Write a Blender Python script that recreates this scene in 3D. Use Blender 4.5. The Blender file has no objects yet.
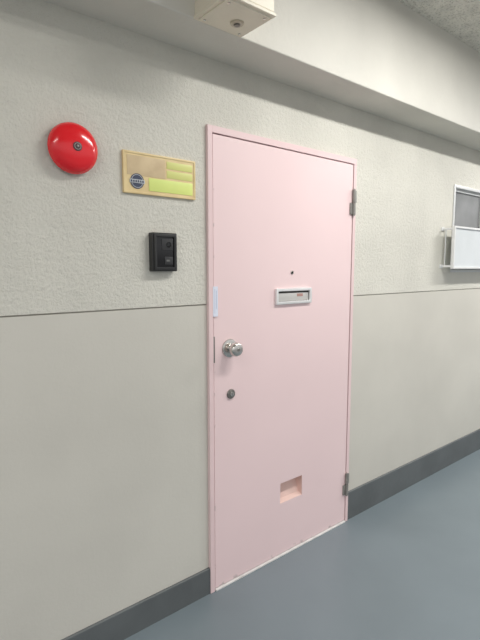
import bpy, bmesh, math, random
from mathutils import Vector, Matrix
random.seed(4)
S = bpy.context.scene
C = S.collection
PI = math.pi

# ------------------------------------------------------------------ materials
def lin(c):
    return tuple(((v/255)/12.92 if v/255 <= .04045 else ((v/255+.055)/1.055)**2.4) for v in c) + (1.0,)

def mat(name, rgb, rough=.5, metal=0.0, var=.04, vscale=6.0, bumps=(), coat=0.0, spec=.5, rgb2=None, speck=None, wear=None):
    m = bpy.data.materials.new(name); m.use_nodes = True
    nt = m.node_tree; N = nt.nodes; L = nt.links
    b = N['Principled BSDF']
    b.inputs['Roughness'].default_value = rough
    b.inputs['Metallic'].default_value = metal
    b.inputs['Specular IOR Level'].default_value = spec
    b.inputs['Coat Weight'].default_value = coat
    tc = N.new('ShaderNodeTexCoord')
    nz = N.new('ShaderNodeTexNoise'); nz.inputs['Scale'].default_value = vscale; nz.inputs['Detail'].default_value = 5
    L.new(tc.outputs['Object'], nz.inputs['Vector'])
    rp = N.new('ShaderNodeValToRGB')
    c = lin(rgb)
    d = lin(rgb2) if rgb2 else tuple(max(0, v*(1-2.5*var)) for v in c[:3]) + (1,)
    u = tuple(min(1, v*(1+var)) for v in c[:3]) + (1,)
    rp.color_ramp.elements[0].position = .3; rp.color_ramp.elements[0].color = d
    rp.color_ramp.elements[1].position = .62; rp.color_ramp.elements[1].color = u
    L.new(nz.outputs['Fac'], rp.inputs['Fac'])
    col = rp.outputs['Color']
    if speck:                                   # fine speckle: (scale, colour, threshold, amount)
        s2 = N.new('ShaderNodeTexNoise'); s2.inputs['Scale'].default_value = speck[0]; s2.inputs['Detail'].default_value = 3
        L.new(tc.outputs['Object'], s2.inputs['Vector'])
        r2 = N.new('ShaderNodeValToRGB')
        r2.color_ramp.elements[0].position = speck[2]; r2.color_ramp.elements[0].color = (0,0,0,1)
        r2.color_ramp.elements[1].position = speck[2]+.08; r2.color_ramp.elements[1].color = (speck[3],)*3+(1,)
        L.new(s2.outputs['Fac'], r2.inputs['Fac'])
        mx = N.new('ShaderNodeMix'); mx.data_type = 'RGBA'
        L.new(r2.outputs['Color'], mx.inputs[0]); L.new(col, mx.inputs[6]); mx.inputs[7].default_value = lin(speck[1])
        col = mx.outputs[2]
    if wear:                                    # faint scuffs near the object's left edge (x) and bottom (z): (x width, z height, colour)
        sp = N.new('ShaderNodeSeparateXYZ'); L.new(tc.outputs['Object'], sp.inputs[0])
        def ramp(sock, a, bb):
            q = N.new('ShaderNodeMapRange'); q.inputs['From Min'].default_value = a; q.inputs['From Max'].default_value = bb
            q.inputs['To Min'].default_value = 1; q.inputs['To Max'].default_value = 0
            L.new(sock, q.inputs['Value']); return q.outputs['Result']
        mxm = N.new('ShaderNodeMath'); mxm.operation = 'MAXIMUM'
        L.new(ramp(sp.outputs['X'], wear[0], wear[0]+.010), mxm.inputs[0]); L.new(ramp(sp.outputs['Z'], wear[1], wear[1]+.018), mxm.inputs[1])
        wn = N.new('ShaderNodeTexNoise'); wn.inputs['Scale'].default_value = 24; wn.inputs['Detail'].default_value = 6
        L.new(tc.outputs['Object'], wn.inputs['Vector'])
        wr = N.new('ShaderNodeMapRange'); wr.inputs['From Min'].default_value = .58; wr.inputs['From Max'].default_value = .65
        L.new(wn.outputs['Fac'], wr.inputs['Value'])
        mm = N.new('ShaderNodeMath'); mm.operation = 'MULTIPLY'
        L.new(mxm.outputs[0], mm.inputs[0]); L.new(wr.outputs['Result'], mm.inputs[1])
        mx = N.new('ShaderNodeMix'); mx.data_type = 'RGBA'
        L.new(mm.outputs[0], mx.inputs[0]); L.new(col, mx.inputs[6]); mx.inputs[7].default_value = lin(wear[2])
        col = mx.outputs[2]
    L.new(col, b.inputs['Base Color'])
    prev = None
    for kind, sc, dist, st in bumps:
        if kind in 'nr':
            t = N.new('ShaderNodeTexNoise'); out = t.outputs['Fac']
            t.inputs['Detail'].default_value = 4 if kind == 'n' else 9
            if kind == 'r': t.inputs['Roughness'].default_value = .70
        else:
            t = N.new('ShaderNodeTexVoronoi'); t.feature = 'SMOOTH_F1'; out = t.outputs['Distance']
        t.inputs['Scale'].default_value = sc
        L.new(tc.outputs['Object'], t.inputs['Vector'])
        bp = N.new('ShaderNodeBump'); bp.inputs['Strength'].default_value = st; bp.inputs['Distance'].default_value = dist
        L.new(out, bp.inputs['Height'])
        if prev: L.new(prev.outputs['Normal'], bp.inputs['Normal'])
        prev = bp
    if prev: L.new(prev.outputs['Normal'], b.inputs['Normal'])
    return m

M = {}
M['wall_up'] = mat('roughcast paint', (220,217,206), .56, var=.03, vscale=3, bumps=[('r',56,.012,.62),('n',100,.004,.4)], spec=.48)
M['wall_low'] = mat('smooth wall paint', (209,205,195), .6, var=.025, vscale=2, bumps=[('n',70,.0015,.35),('r',150,.0012,.4)], spec=.35)
M['groove'] = mat('joint sealant', (160,156,146), .8)
M['beam'] = mat('beam paint', (219,216,207), .6, var=.025, vscale=3, bumps=[('r',30,.006,.4)], spec=.3)
M['ceiling'] = mat('sprayed ceiling', (238,234,223), .9, var=.05, vscale=14, bumps=[('v',70,.012,.7),('n',160,.006,.8)], spec=.2, speck=(110,(186,181,168),.54,.6))
M['floor'] = mat('floor paint', (120,131,137), .33, var=.03, vscale=2.2, bumps=[('n',7,.003,.12),('n',140,.0008,.2)], spec=.45)
M['base'] = mat('skirting paint', (98,102,103), .5, var=.06, vscale=5, bumps=[('n',40,.003,.3)])
M['pink'] = mat('pink door paint', (240,214,214), .38, var=.010, vscale=2.0, bumps=[('n',9,.003,.05)], spec=.4, wear=(.024,.013,(198,180,178)))
M['pink_frame'] = mat('pink frame paint', (235,208,208), .42, var=.015, vscale=4, bumps=[('n',30,.001,.2)], spec=.4)
M['pocket'] = mat('pocket shade tint', (228,196,186), .5, var=.03, vscale=9)  # door pink taken darker and tanner, shade of the recess put into the colour
M['steel'] = mat('brushed steel', (212,209,204), .22, 1.0, var=.05, vscale=40, bumps=[('n',300,.0002,.2)])
M['steel_dark'] = mat('dull steel', (136,133,128), .38, .65, var=.08, vscale=40)
M['hinge'] = mat('hinge steel', (150,147,142), .45, .35, var=.08, vscale=40)
M['alu'] = mat('anodised aluminium', (234,234,233), .3, .35, var=.02, vscale=30)
M['dark'] = mat('black void', (62,56,52), .6)
M['flap'] = mat('mail flap', (208,205,201), .32, .3, var=.02)
M['rust'] = mat('reddish label', (180,140,130), .5)
M['red'] = mat('red enamel', (238,22,36), .2, var=.02, vscale=5, coat=.4)
M['badge'] = mat('bell badge', (170,162,158), .35, .3, vscale=60)
M['badge_dark'] = mat('bell badge ring', (88,66,68), .5, .2)
M['grey_box'] = mat('bell back', (110,35,35), .5)
M['wood'] = mat('pale wood plate', (230,207,156), .45, var=.04, vscale=18, rgb2=(219,193,140))
M['lime'] = mat('lime strip', (226,238,138), .35, var=.03)
M['lime_pale'] = mat('pale olive yellow strip', (219,220,136), .35, var=.03)
M['tan'] = mat('worn name strip', (214,192,154), .6, var=.06, vscale=14, rgb2=(200,175,137))
M['emblem'] = mat('slate emblem', (60,68,90), .5, vscale=60)
M['pale'] = mat('pale print', (196,200,204), .5)
M['black'] = mat('black plastic', (42,42,42), .36, vscale=30, bumps=[('n',500,.0003,.3)])
M['gloss'] = mat('gloss black', (20,20,22), .14)
M['greyp'] = mat('grey plastic', (50,50,51), .35)
M['button'] = mat('button print', (112,112,110), .4)
M['cream'] = mat('cream steel box', (233,225,206), .45, var=.03, bumps=[('n',150,.0005,.2)])
M['cream_d'] = mat('cream knockout', (205,195,175), .5)
M['glass'] = mat('window pane', (136,137,137), .10, var=.16, vscale=3, spec=.7)
M['frost'] = mat('frosted pane', (216,220,222), .35, var=.02)
M['white'] = mat('white metal', (230,230,229), .4, var=.02)
M['winframe'] = mat('aluminium window frame', (212,213,212), .4, .15, var=.02)
M['paper'] = mat('paper sticker', (228,232,246), .5, var=.01)
M['ink'] = mat('faint lilac print', (190,197,220), .5)
M['sill'] = mat('sill paint', (226,223,220), .55, var=.06, vscale=30)

# ------------------------------------------------------------------ helpers
def box(bm, x0, x1, y0, y1, z0, z1, bev=0.0, seg=2, mi=0):
    t = bmesh.new()
    bmesh.ops.create_cube(t, size=1)
    for v in t.verts:
        v.co = Vector((x0+(v.co.x+.5)*(x1-x0), y0+(v.co.y+.5)*(y1-y0), z0+(v.co.z+.5)*(z1-z0)))
    if bev > 0:
        bmesh.ops.bevel(t, geom=t.edges[:], offset=bev, segments=seg, profile=.6, affect='EDGES')
    for f in t.faces: f.material_index = mi
    join(bm, t)

def join(bm, t):
    me = bpy.data.meshes.new('tmp'); t.to_mesh(me); t.free()
    bm.from_mesh(me); bpy.data.meshes.remove(me)

def lathe(bm, cx, cz, prof, seg=48, ysign=-1):
    """prof: list of (radius, distance out of the wall); axis along Y"""
    rings = []
    for r, d in prof:
        y = ysign*d
        if r < 1e-6:
            rings.append([bm.verts.new((cx, y, cz))])
        else:
            rings.append([bm.verts.new((cx+r*math.cos(2*PI*i/seg), y, cz+r*math.sin(2*PI*i/seg))) for i in range(seg)])
    for a, b in zip(rings, rings[1:]):
        for i in range(seg):
            j = (i+1) % seg
            if len(a) == 1 and len(b) == 1: continue
            if len(a) == 1: bm.faces.new((a[0], b[i], b[j]))
            elif len(b) == 1: bm.faces.new((a[i], b[0], a[j]))
            else: bm.faces.new((a[i], b[i], b[j], a[j]))

def vcyl(bm, cx, cy, z0, z1, r, seg=24):
    t = bmesh.new()
    bmesh.ops.create_cone(t, cap_ends=True, segments=seg, radius1=r, radius2=r, depth=z1-z0)
    bmesh.ops.bevel(t, geom=[e for e in t.edges if abs(e.verts[0].co.z-e.verts[1].co.z) < 1e-6], offset=min(r*.2, .002), segments=2, affect='EDGES')
    for v in t.verts: v.co += Vector((cx, cy, (z0+z1)/2))
    join(bm, t)

def ring_rect(bm, x0, x1, z0, z1, w, yf, yb, bev=.002):
    o = [(x0,z0),(x1,z0),(x1,z1),(x0,z1)]
    i = [(x0+w,z0+w),(x1-w,z0+w),(x1-w,z1-w),(x0+w,z1-w)]
    t = bmesh.new()
    of = [t.verts.new((x,yf,z)) for x,z in o]; inf = [t.verts.new((x,yf,z)) for x,z in i]
    ob = [t.verts.new((x,yb,z)) for x,z in o]; ib = [t.verts.new((x,yb,z)) for x,z in i]
    for k in range(4):
        j = (k+1) % 4
        t.faces.new((of[k],of[j],inf[j],inf[k])); t.faces.new((ob[j],ob[k],ib[k],ib[j]))
        t.faces.new((of[k],ob[k],ob[j],of[j])); t.faces.new((inf[j],ib[j],ib[k],inf[k]))
    bmesh.ops.recalc_face_normals(t, faces=t.faces[:])
    if bev: bmesh.ops.bevel(t, geom=[e for e in t.edges if e.calc_face_angle(0) > .5], offset=bev, segments=2, profile=.6, affect='EDGES')
    join(bm, t)

def worldloc(o):
    v = Vector((0,0,0))
    while o: v = v + o.location; o = o.parent
    return v

def obj(name, bm, mats, parent=None, loc=None, smooth=True, label=None):
    """mesh built in world coordinates, moved so that its origin is loc (or the parent's origin)"""
    org = Vector(loc) if loc is not None else (worldloc(parent) if parent else Vector((0,0,0)))
    bmesh.ops.recalc_face_normals(bm, faces=bm.faces[:])
    for v in bm.verts: v.co -= org
    me = bpy.data.meshes.new(name); bm.to_mesh(me); bm.free()
    if smooth:
        for p in me.polygons: p.use_smooth = True
        me.set_sharp_from_angle(angle=math.radians(35))
    for m in (mats if isinstance(mats, (list,tuple)) else [mats]): me.materials.append(m)
    o = bpy.data.objects.new(name, me); C.objects.link(o)
    if parent:
        o.parent = parent; o.location = org - worldloc(parent)
    else: o.location = org
    if label: o['label'] = label
    return o

def thing(name, label, cat, loc, kind=None, group=None):
    o = bpy.data.objects.new(name, None); C.objects.link(o)
    o.empty_display_size = .05; o.location = loc
    tag(o, label, cat, kind, group); return o

def tag(o, label, cat, kind=None, group=None):
    o['label'] = label; o['category'] = cat
    if kind: o['kind'] = kind
    if group: o['group'] = group

def B(*a, **k):
    bm = bmesh.new(); box(bm, *a, **k); return bm

# ------------------------------------------------------------------ dimensions (metres)
XL, XR = -1.6, 5.2
YN = -2.6
ZC = 2.551
BEAM_Z, BEAM_Y = 2.126, -.196
DX0, DX1, DZ1 = 1.060, 1.964, 1.884        # door frame outer
FWL, FWR, FWT = .026, .024, .030
WX0, WX1, WZ0, WZ1 = 2.980, 3.82, 1.33, 1.866   # window opening
SEAM = 1.208

# ------------------------------------------------------------------ setting
def wall_panel(bm, z0, z1, yf, mi, holes):
    xs = sorted({XL, XR} | {h[0] for h in holes} | {h[1] for h in holes})
    zs = sorted({z0, z1} | {z for h in holes for z in (h[2], h[3]) if z0 < z < z1})
    for i in range(len(xs)-1):
        for k in range(len(zs)-1):
            cx, cz = (xs[i]+xs[i+1])/2, (zs[k]+zs[k+1])/2
            if any(h[0] < cx < h[1] and h[2] < cz < h[3] for h in holes): continue
            box(bm, xs[i], xs[i+1], yf, .16, zs[k], zs[k+1], mi=mi)

holes = [(DX0+.004, DX1-.004, -1, DZ1-.004), (WX0, WX1, WZ0, WZ1)]
bm = bmesh.new()
wall_panel(bm, 0, SEAM-.0025, .0, 1, holes)
wall_panel(bm, SEAM-.0025, SEAM+.0025, .004, 2, holes)
wall_panel(bm, SEAM+.0025, ZC, -.001, 0, holes)
w = obj('wall_back', bm, [M['wall_up'], M['wall_low'], M['groove']], smooth=False)
tag(w, 'off-white corridor wall, roughcast above a joint line and smooth below', 'wall', 'structure')

f = obj('floor', B(XL, XR, YN, .16, -.1, 0), M['floor'], smooth=False)
tag(f, 'blue-grey painted corridor floor in front of the pink door', 'floor', 'structure')
c = obj('ceiling', B(XL, XR, YN, .16, ZC, ZC+.12), M['ceiling'], smooth=False)
tag(c, 'rough textured ceiling above the wall beam', 'ceiling', 'structure')
bm = bmesh.new()
t = bmesh.new(); bmesh.ops.create_cube(t, size=1)
for v in t.verts: v.co = Vector((XL+(v.co.x+.5)*(XR-XL), BEAM_Y+(v.co.y+.5)*(-.001-BEAM_Y), BEAM_Z+(v.co.z+.5)*(ZC-BEAM_Z)))
ed = [e for e in t.edges if all(abs(v.co.y-BEAM_Y) < 1e-5 and abs(v.co.z-BEAM_Z) < 1e-5 for v in e.verts)]
bmesh.ops.bevel(t, geom=ed, offset=.005, segments=4, profile=.5, affect='EDGES'); join(bm, t)
b = obj('trim_1', bm, M['beam'], smooth=False)
tag(b, 'long off-white beam running along the top of the wall', 'beam', 'structure')

def baseboard(name, x0, x1, h, label):
    bm = bmesh.new()
    t = bmesh.new(); bmesh.ops.create_cube(t, size=1)
    for v in t.verts: v.co = Vector((x0+(v.co.x+.5)*(x1-x0), -.010+(v.co.y+.5)*.010, (v.co.z+.5)*h))
    ed = [e for e in t.edges if all(v.co.y < -.009 and v.co.z > h-.001 for v in e.verts)]
    bmesh.ops.bevel(t, geom=ed, offset=.005, segments=4, profile=.5, affect='EDGES'); join(bm, t)
    o = obj(name, bm, M['base'], smooth=False); tag(o, label, 'baseboard', 'structure')
baseboard('baseboard_left', XL, DX0, .112, 'low dark grey baseboard on the knob side of the pink door')
baseboard('baseboard_right', DX1, XR, .155, 'taller dark grey baseboard running from the hinge side of the door')

# ------------------------------------------------------------------ door
door = thing('door_1', 'pale pink steel apartment door with mail slot, knob and pink frame', 'door', (DX0, 0, 0), 'structure')
bm = bmesh.new()
FY = -.014
LX0, LX1, LZ0, LZ1 = DX0+FWL, DX1-FWR, .012, DZ1-FWT
G_ = .004
box(bm, DX0, LX0-G_, FY, .15, 0, DZ1, .002)
box(bm, LX1+G_, DX1, FY, .15, 0, DZ1, .002)
box(bm, LX0-.005, LX1+.005, FY, .15, LZ1+G_, DZ1, .002)
box(bm, LX0-.005, LX0+.018, .048, .15, 0, LZ1+.004)
box(bm, LX1-.018, LX1+.005, .048, .15, 0, LZ1+.004)
box(bm, LX0, LX1, .048, .15, LZ1-.018, LZ1+.005)
obj('door_frame', bm, M['pink_frame'], door, smooth=False)

# leaf with a sunk pocket
LY0, LY1 = -.010, .045
PX0, PX1, PZ0, PZ1 = 1.461, 1.606, .260, .358
t = bmesh.new()
xs = [LX0, PX0, PX1, LX1]; zs = [LZ0, PZ0, PZ1, LZ1]
G = [[t.verts.new((x, LY0, z)) for z in zs] for x in xs]
for i in range(3):
    for k in range(3):
        if i == 1 and k == 1: continue
        t.faces.new((G[i][k], G[i+1][k], G[i+1][k+1], G[i][k+1]))
bk = {}
for (i,k) in ((0,0),(3,0),(3,3),(0,3)): bk[(i,k)] = t.verts.new((xs[i], LY1, zs[k]))
t.faces.new([bk[q] for q in ((0,0),(0,3),(3,3),(3,0))])
t.faces.new([G[0][k] for k in range(4)] + [bk[(0,3)], bk[(0,0)]])
t.faces.new([G[3][k] for k in range(3,-1,-1)] + [bk[(3,0)], bk[(3,3)]])
t.faces.new([G[i][0] for i in range(3,-1,-1)] + [bk[(0,0)], bk[(3,0)]])
t.faces.new([G[i][3] for i in range(4)] + [bk[(3,3)], bk[(0,3)]])
fr = [G[1][1], G[2][1], G[2][2], G[1][2]]
ins = .002
bb = [t.verts.new(v) for v in ((PX0+ins, LY0+.022, PZ0+.012), (PX1-ins, LY0+.022, PZ0+.012), (PX1-ins, LY0+.050, PZ1-ins), (PX0+ins, LY0+.050, PZ1-ins))]
for k in range(4):
    j = (k+1) % 4; ff = t.faces.new((fr[k], fr[j], bb[j], bb[k])); ff.material_index = 1
ff = t.faces.new(bb); ff.material_index = 1
bm = bmesh.new(); join(bm, t)
leaf = obj('door_leaf', bm, [M['pink'], M['pocket']], door, smooth=False)

obj('door_sill', B(LX0, LX1, -.018, .15, 0, .008, .002), M['sill'], door, label='pale strip sill under the door')

# knob
KX, KZ = 1.164, 1.026
kn = bmesh.new()
lathe(kn, KX, KZ, [(0,.014),(.016,.014),(.0140,.022),(.0145,.030),(.021,.036),(.0272,.043),(.0292,.051),(.0285,.059),(.0255,.0655),(.0215,.0685),(.0170,.0700),(0,.0705)])
knob = obj('door_knob', kn, M['steel'], door, label='round stainless steel door knob')
r = bmesh.new(); lathe(r, KX, KZ, [(0,.009),(.0375,.009),(.038,.0115),(.0365,.0145),(.032,.0165),(.018,.0185),(0,.0185)])
obj('rose', r, M['steel'], knob)
r = bmesh.new(); lathe(r, KX, KZ, [(0,.0700),(.0065,.0700),(.0062,.0722),(0,.0725)])
obj('key_cylinder', r, M['steel_dark'], knob)
# deadbolt
BX, BZ = 1.170, .834
r = bmesh.new(); lathe(r, BX, BZ, [(0,.009),(.0205,.009),(.0205,.013),(.018,.0165),(.012,.0175),(0,.0175)])
db = obj('deadbolt_cylinder', r, M['steel_dark'], door)
r = bmesh.new(); lathe(r, BX, BZ, [(0,.017),(.0088,.017),(.0085,.0195),(0,.0198)])
obj('key_cylinder', r, M['steel'], db)
obj('keyhole', B(BX-.001, BX+.001, -.0203, -.0195, BZ-.005, BZ+.005), M['dark'], db)
# peephole
PHX, PHZ = 1.521, 1.330
r = bmesh.new(); lathe(r, PHX, PHZ, [(0,.009),(.0085,.009),(.0085,.012),(.0065,.0135),(.0055,.0125),(0,.0125)])
ph = obj('peephole', r, M['steel_dark'], door)
r = bmesh.new(); lathe(r, PHX, PHZ, [(0,.0124),(.0052,.0124),(.003,.0138),(0,.0142)])
obj('lens', r, M['gloss'], ph)
# mail slot
MX0, MX1 = 1.416, 1.642
bm = bmesh.new(); ring_rect(bm, MX0, MX1, 1.190, 1.260, .0125, -.022, -.009, .003)
ms = obj('mail_slot', bm, M['alu'], door, label='silver framed mail slot')
obj('slot_backing', B(MX0+.010, MX1-.010, -.0105, -.0096, 1.200, 1.250), M['dark'], ms)
bm = bmesh.new(); box(bm, MX0+.015, MX1-.015, -.0130, -.0112, 1.2035, 1.2390, .0008)
obj('flap', bm, M['flap'], ms, label='grey recessed flap of the mail slot')
bm = bmesh.new(); box(bm, MX0+.135, MX1-.052, -.0134, -.0128, 1.2220, 1.2350, .0002)
obj('flap_mark', bm, M['rust'], ms, label='small reddish mark on the flap')

def hinge(z0, z1):
    hx = LX1 + .002
    zm = (z0+z1)/2
    bm = bmesh.new()
    vcyl(bm, hx, -.019, z0, zm-.001, .0085); vcyl(bm, hx, -.019, zm+.001, z1, .0085)
    h = obj('hinge', bm, M['hinge'], door, label='grey steel hinge')
    bm = bmesh.new(); box(bm, hx-.024, hx, -.0165, -.0095, z0+.004, zm-.002, .0015)
    obj('leaf_plate', bm, M['hinge'], h)
    bm = bmesh.new(); box(bm, hx, DX1-.002, -.019, -.0135, zm+.002, z1-.004, .0015)
    obj('frame_plate', bm, M['hinge'], h)
    bm = bmesh.new(); vcyl(bm, hx, -.019, z1-.0005, z1+.004, .006)
    obj('pin_cap', bm, M['steel'], h)
    bm = bmesh.new(); vcyl(bm, hx, -.019, z0-.004, z0+.0005, .006)
    obj('pin_cap', bm, M['steel'], h)
hinge(1.610, 1.734); hinge(.152, .272)
# latch seen in the gap at the knob side
obj('latch_plate', B(LX0-.0038, LX0+.0026, -.0130, -.004, .975, 1.080, .0006), M['steel_dark'], door, label='dark latch plate in the door gap')
# sticker beside the edge of the leaf
st = obj('sticker', B(1.080, 1.103, -.0152, -.0138, 1.160, 1.278), M['paper'], door, label='narrow pale blue paper sticker by the door edge')
bm = bmesh.new(); box(bm, 1.087, 1.0885, -.0156, -.0150, 1.172, 1.268)
box(bm, 1.0945, 1.0965, -.0156, -.0150, 1.190, 1.262)
obj('print', bm, M['ink'], st)

# ------------------------------------------------------------------ alarm bell
AX, AZ = .551, 1.716
bell = thing('alarm_bell', 'round red fire alarm bell mounted high on the wall', 'alarm bell', (AX, 0, AZ))
bm = bmesh.new(); lathe(bm, AX, AZ, [(0,-.003),(.052,-.003),(.052,.016),(0,.016)])
obj('back_plate', bm, M['grey_box'], bell)
bm = bmesh.new(); lathe(bm, AX, AZ, [(.070,.013),(.0735,.011),(.0765,.012),(.0775,.015),(.0768,.020),(.0745,.026),(.070,.033),(.062,.040),(.050,.0455),(.032,.0495),(.014,.051),(0,.051),(0,.047),(.048,.041),(.070,.013)], 72)
gong = obj('gong', bm, M['red'], bell)
bm = bmesh.new(); lathe(bm, AX, AZ, [(0,.050),(.0135,.050),(.0135,.0525),(.012,.0535),(0,.0535)])
nut = obj('center_badge', bm, M['badge_dark'], bell)
bm = bmesh.new(); lathe(bm, AX, AZ, [(.0080,.053),(.0105,.053),(.0102,.0546),(.0084,.0546),(.0080,.053)], 32)
obj('badge_ring', bm, M['badge'], nut)
bm = bmesh.new(); lathe(bm, AX, AZ, [(0,.053),(.0044,.053),(.0040,.0570),(.003,.058),(0,.058)], 6)
obj('center_nut', bm, M['badge'], nut)

# ------------------------------------------------------------------ name plate
NX0, NX1, NZ0, NZ1 = .718, 1.006, 1.602, 1.741
npt = thing('name_plate', 'pale wooden name plate with lime strips and dark round emblem', 'name plate', ((NX0+NX1)/2, 0, NZ0))
W_, H_ = NX1-NX0, NZ1-NZ0
def U(a): return NX0+a*W_
def V(a): return NZ1-a*H_
bm = bmesh.new(); box(bm, NX0+.003, NX1-.003, -.0085, .002, NZ0+.003, NZ1-.003)
obj('board', bm, M['wood'], npt)
bm = bmesh.new(); ring_rect(bm, NX0, NX1, NZ0, NZ1, .007, -.0105, .002, .0015)
obj('border', bm, M['wood'], npt)
obj('name_strip', B(U(.05), U(.56), -.0095, -.0075, V(.56), V(.09), .0005), M['tan'], npt, label='worn beige name strip')
obj('upper_strip', B(U(.58), U(.955), -.0095, -.0075, V(.30), V(.12), .0005), M['lime_pale'], npt)
obj('middle_strip', B(U(.58), U(.955), -.0095, -.0075, V(.53), V(.345), .0005), M['lime_pale'], npt)
obj('lower_strip', B(U(.33), U(.955), -.0100, -.0075, V(.90), V(.585), .0005), M['lime'], npt, label='bright lime strip')
ex, ez = U(.175), V(.70)
bm = bmesh.new(); lathe(bm, ex, ez, [(0,.0075),(.0255,.0075),(.0255,.0102),(0,.0102)])
em = obj('emblem', bm, M['emblem'], npt, label='dark slate round emblem')
bm = bmesh.new(); box(bm, ex-.028, ex+.028, -.0112, -.0095, ez-.0065, ez+.0055, .0006)
obj('emblem_band', bm, M['pale'], em)
bm = bmesh.new(); lathe(bm, ex, ez, [(.0205,.0100),(.0222,.0100),(.0222,.0105),(.0205,.0105),(.0205,.0100)], 40)
obj('emblem_ring', bm, M['pale'], em)
bm = bmesh.new()
for k in range(6):
    box(bm, ex-.0245+k*.0085, ex-.019+k*.0085, -.0116, -.0110, ez-.004, ez+.003)
obj('band_print', bm, M['emblem'], em)

# ------------------------------------------------------------------ intercom
IX0, IX1, IZ0, IZ1 = .812, .912, 1.338, 1.474
ic = thing('intercom', 'black door intercom box below the name plate', 'intercom', ((IX0+IX1)/2, 0, IZ0))
obj('body', B(IX0, IX1, -.027, .002, IZ0, IZ1, .004, 3), M['black'], ic)
bm = bmesh.new(); ring_rect(bm, IX0+.005, IX1-.005, IZ0+.005, IZ1-.005, .010, -.033, -.026, .002)
obj('bezel', bm, M['black'], ic)
fp = obj('face_plate', B(IX0+.013, IX1-.013, -.0285, -.0265, IZ0+.013, IZ1-.013, .0006), M['gloss'], ic)
bm = bmesh.new(); box(bm, IX0+.036, IX1-.018, -.0298, -.0283, IZ1-.062, IZ1-.022, .001)
obj('camera_window', bm, M['greyp'], ic)
bm = bmesh.new(); lathe(bm, IX1-.036, IZ1-.042, [(0,.029),(.010,.029),(.010,.031),(.008,.0315),(.006,.030),(0,.0305)], 32)
obj('camera_lens', bm, M['gloss'], ic)
cb = obj('call_button', B(IX0+.046, IX1-.020, -.0305, -.028, IZ0+.024, IZ0+.052, .0015), M['greyp'], ic)
obj('button_mark', B(IX0+.053, IX0+.066, -.0311, -.0304, IZ0+.035, IZ0+.041), M['button'], cb)

# ------------------------------------------------------------------ junction box on the beam
JX0, JX1, JY0, JZ0 = .884, 1.068, -.364, 2.122
jb = thing('junction_box', 'cream steel electrical box fixed to the beam above the door', 'junction box', ((JX0+JX1)/2, BEAM_Y, JZ0))
body = obj('body', B(JX0, JX1, JY0, BEAM_Y+.002, JZ0+.016, JZ0+.19, .004, 3), M['cream'], jb, smooth=False)
obj('cover', B(JX0-.004, JX1+.004, JY0-.004, BEAM_Y+.002, JZ0+.004, JZ0+.014, .002, 3), M['cream'], jb, smooth=False)
obj('cover_seam', B(JX0+.002, JX1-.002, JY0+.002, BEAM_Y+.001, JZ0+.013, JZ0+.018), M['cream_d'], jb, smooth=False)
obj('cover_plate', B(JX0+.008, JX1-.008, JY0+.008, BEAM_Y-.008, JZ0, JZ0+.006, .002, 2), M['cream'], jb, smooth=False)
def zdisc(cx, cy, r, z0, z1):
    bm = bmesh.new(); vcyl(bm, cx, cy, z0, z1, r); return bm
kk = obj('knockout', zdisc(JX0+.112, -.268, .022, JZ0-.005, JZ0+.002), M['cream_d'], jb, label='round knockout plug under the box')
obj('screw', zdisc(JX0+.112, -.268, .011, JZ0-.009, JZ0-.004), M['steel_dark'], kk)
for (sx, sy) in ((.022,-.342),(.162,-.342),(.022,-.218),(.162,-.218)):
    obj('cover_screw', zdisc(JX0+sx, sy, .0045, JZ0-.002, JZ0+.001), M['steel'], jb)

# ------------------------------------------------------------------ window
win = thing('window_1', 'small aluminium corridor window with grey upper glass', 'window', (WX0, 0, WZ0), 'structure')
bm = bmesh.new(); ring_rect(bm, WX0-.008, WX1+.008, WZ0-.008, WZ1+.008, .018, -.008, .09, .002)
obj('window_frame', bm, M['winframe'], win)
XM = (WX0+WX1)/2
bm = bmesh.new(); ring_rect(bm, WX0+.010, XM+.02, WZ0+.010, WZ1-.010, .018, .012, .040, .0015)
s1 = obj('sash', bm, M['winframe'], win)
obj('pane', B(WX0+.026, XM-.002, .024, .030, WZ0+.026, WZ1-.026), M['glass'], s1)
bm = bmesh.new(); ring_rect(bm, XM-.02, WX1-.010, WZ0+.010, WZ1-.010, .018, .045, .072, .0015)
s2 = obj('sash', bm, M['winframe'], win)
obj('pane', B(XM+.002, WX1-.026, .056, .062, WZ0+.026, WZ1-.026), M['glass'], s2)

scr = thing('privacy_screen', 'white privacy screen standing off the wall over the window lower half', 'window screen', (2.85, 0, 1.35))
SX0, SX1, SZ0, SZ1, SY = 2.855, 3.90, 1.345, 1.606, -.072
bm = bmesh.new(); ring_rect(bm, SX0, SX1, SZ0, SZ1, .012, SY-.010, SY+.010, .002)
obj('screen_frame', bm, M['white'], scr)
obj('panel', B(SX0+.010, SX1-.010, SY-.002, SY+.002, SZ0+.010, SZ1-.010), M['frost'], scr)
for x in (SX0+.006, SX1-.006):
    for z in (SZ0+.016, SZ1-.016):
        bm = bmesh.new(); box(bm, x-.008, x+.006, SY+.009, -.004, z-.006, z+.006, .0015)
        box(bm, x-.024, x+.012, -.007, .002, z-.011, z+.011, .001)
        obj('bracket', bm, M['white'], scr)
    bm = bmesh.new(); vcyl(bm, x-.002, -.022, SZ0+.012, SZ1-.012, .0035, 16)
    obj('upright', bm, M['winframe'], scr, label='thin upright rod joining the brackets')

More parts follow.
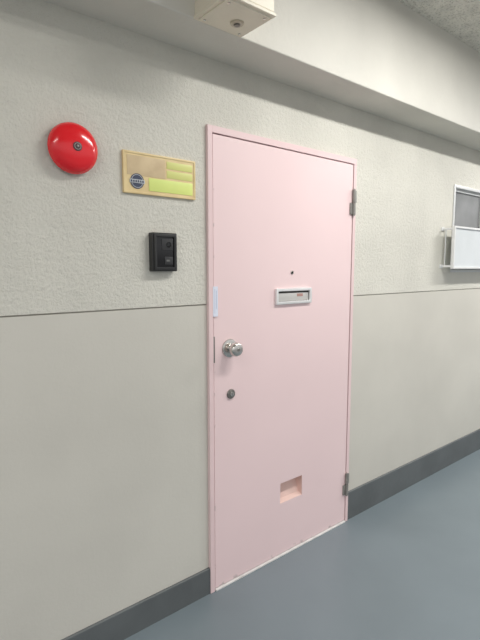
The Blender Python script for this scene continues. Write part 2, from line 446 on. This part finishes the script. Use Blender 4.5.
# ------------------------------------------------------------------ light
def area(name, loc, sx, sy, power, col=(1,1,1), rot=(0,0,0)):
    l = bpy.data.lights.new(name, 'AREA'); l.shape = 'RECTANGLE'; l.size = sx; l.size_y = sy
    l.energy = power; l.color = col
    o = bpy.data.objects.new(name, l); C.objects.link(o); o.location = loc; o.rotation_euler = rot
    return o
area('corridor_lamp', (1.9, -1.0, 2.51), 1.2, .12, 28, (1,.99,.96))
area('corridor_lamp_far', (4.2, -1.0, 2.51), 1.2, .12, 44, (1,.99,.965))
area('corridor_lamp_near', (-1.0, -1.3, 2.51), 1.2, .12, 17, (1,.985,.95))

# world: daylight from the open side, bright sky over darker ground
wd = bpy.data.worlds.new('World'); S.world = wd; wd.use_nodes = True
nt = wd.node_tree; bg = nt.nodes['Background']
tc = nt.nodes.new('ShaderNodeTexCoord'); sp = nt.nodes.new('ShaderNodeSeparateXYZ'); nt.links.new(tc.outputs['Generated'], sp.inputs[0])
rp = nt.nodes.new('ShaderNodeValToRGB')
mr = nt.nodes.new('ShaderNodeMapRange'); mr.inputs['From Min'].default_value = -.5; mr.inputs['From Max'].default_value = .5
nt.links.new(sp.outputs['Z'], mr.inputs['Value']); nt.links.new(mr.outputs['Result'], rp.inputs['Fac'])
rp.color_ramp.elements[0].position = .38; rp.color_ramp.elements[0].color = (.45,.45,.448,1)
rp.color_ramp.elements[1].position = .60; rp.color_ramp.elements[1].color = (.975,.985,1,1)
nt.links.new(rp.outputs['Color'], bg.inputs['Color'])
bg.inputs['Strength'].default_value = .83

# ------------------------------------------------------------------ camera
cam = bpy.data.cameras.new('camera'); co = bpy.data.objects.new('camera', cam); C.objects.link(co)
A = math.radians(39.3); T = math.atan(52/470)
F = Vector((math.sin(A)*math.cos(T), math.cos(A)*math.cos(T), -math.sin(T)))
R = Vector((math.cos(A), -math.sin(A), 0)); Up = R.cross(F)
mt = Matrix((R, Up, -F)).transposed().to_4x4(); mt.translation = Vector((0, -1.5, 1.35))
co.matrix_world = mt
cam.sensor_fit = 'VERTICAL'; cam.sensor_height = 36; cam.lens = 36*470/640; cam.clip_start = .02
S.camera = co
S.view_settings.view_transform = 'Standard'
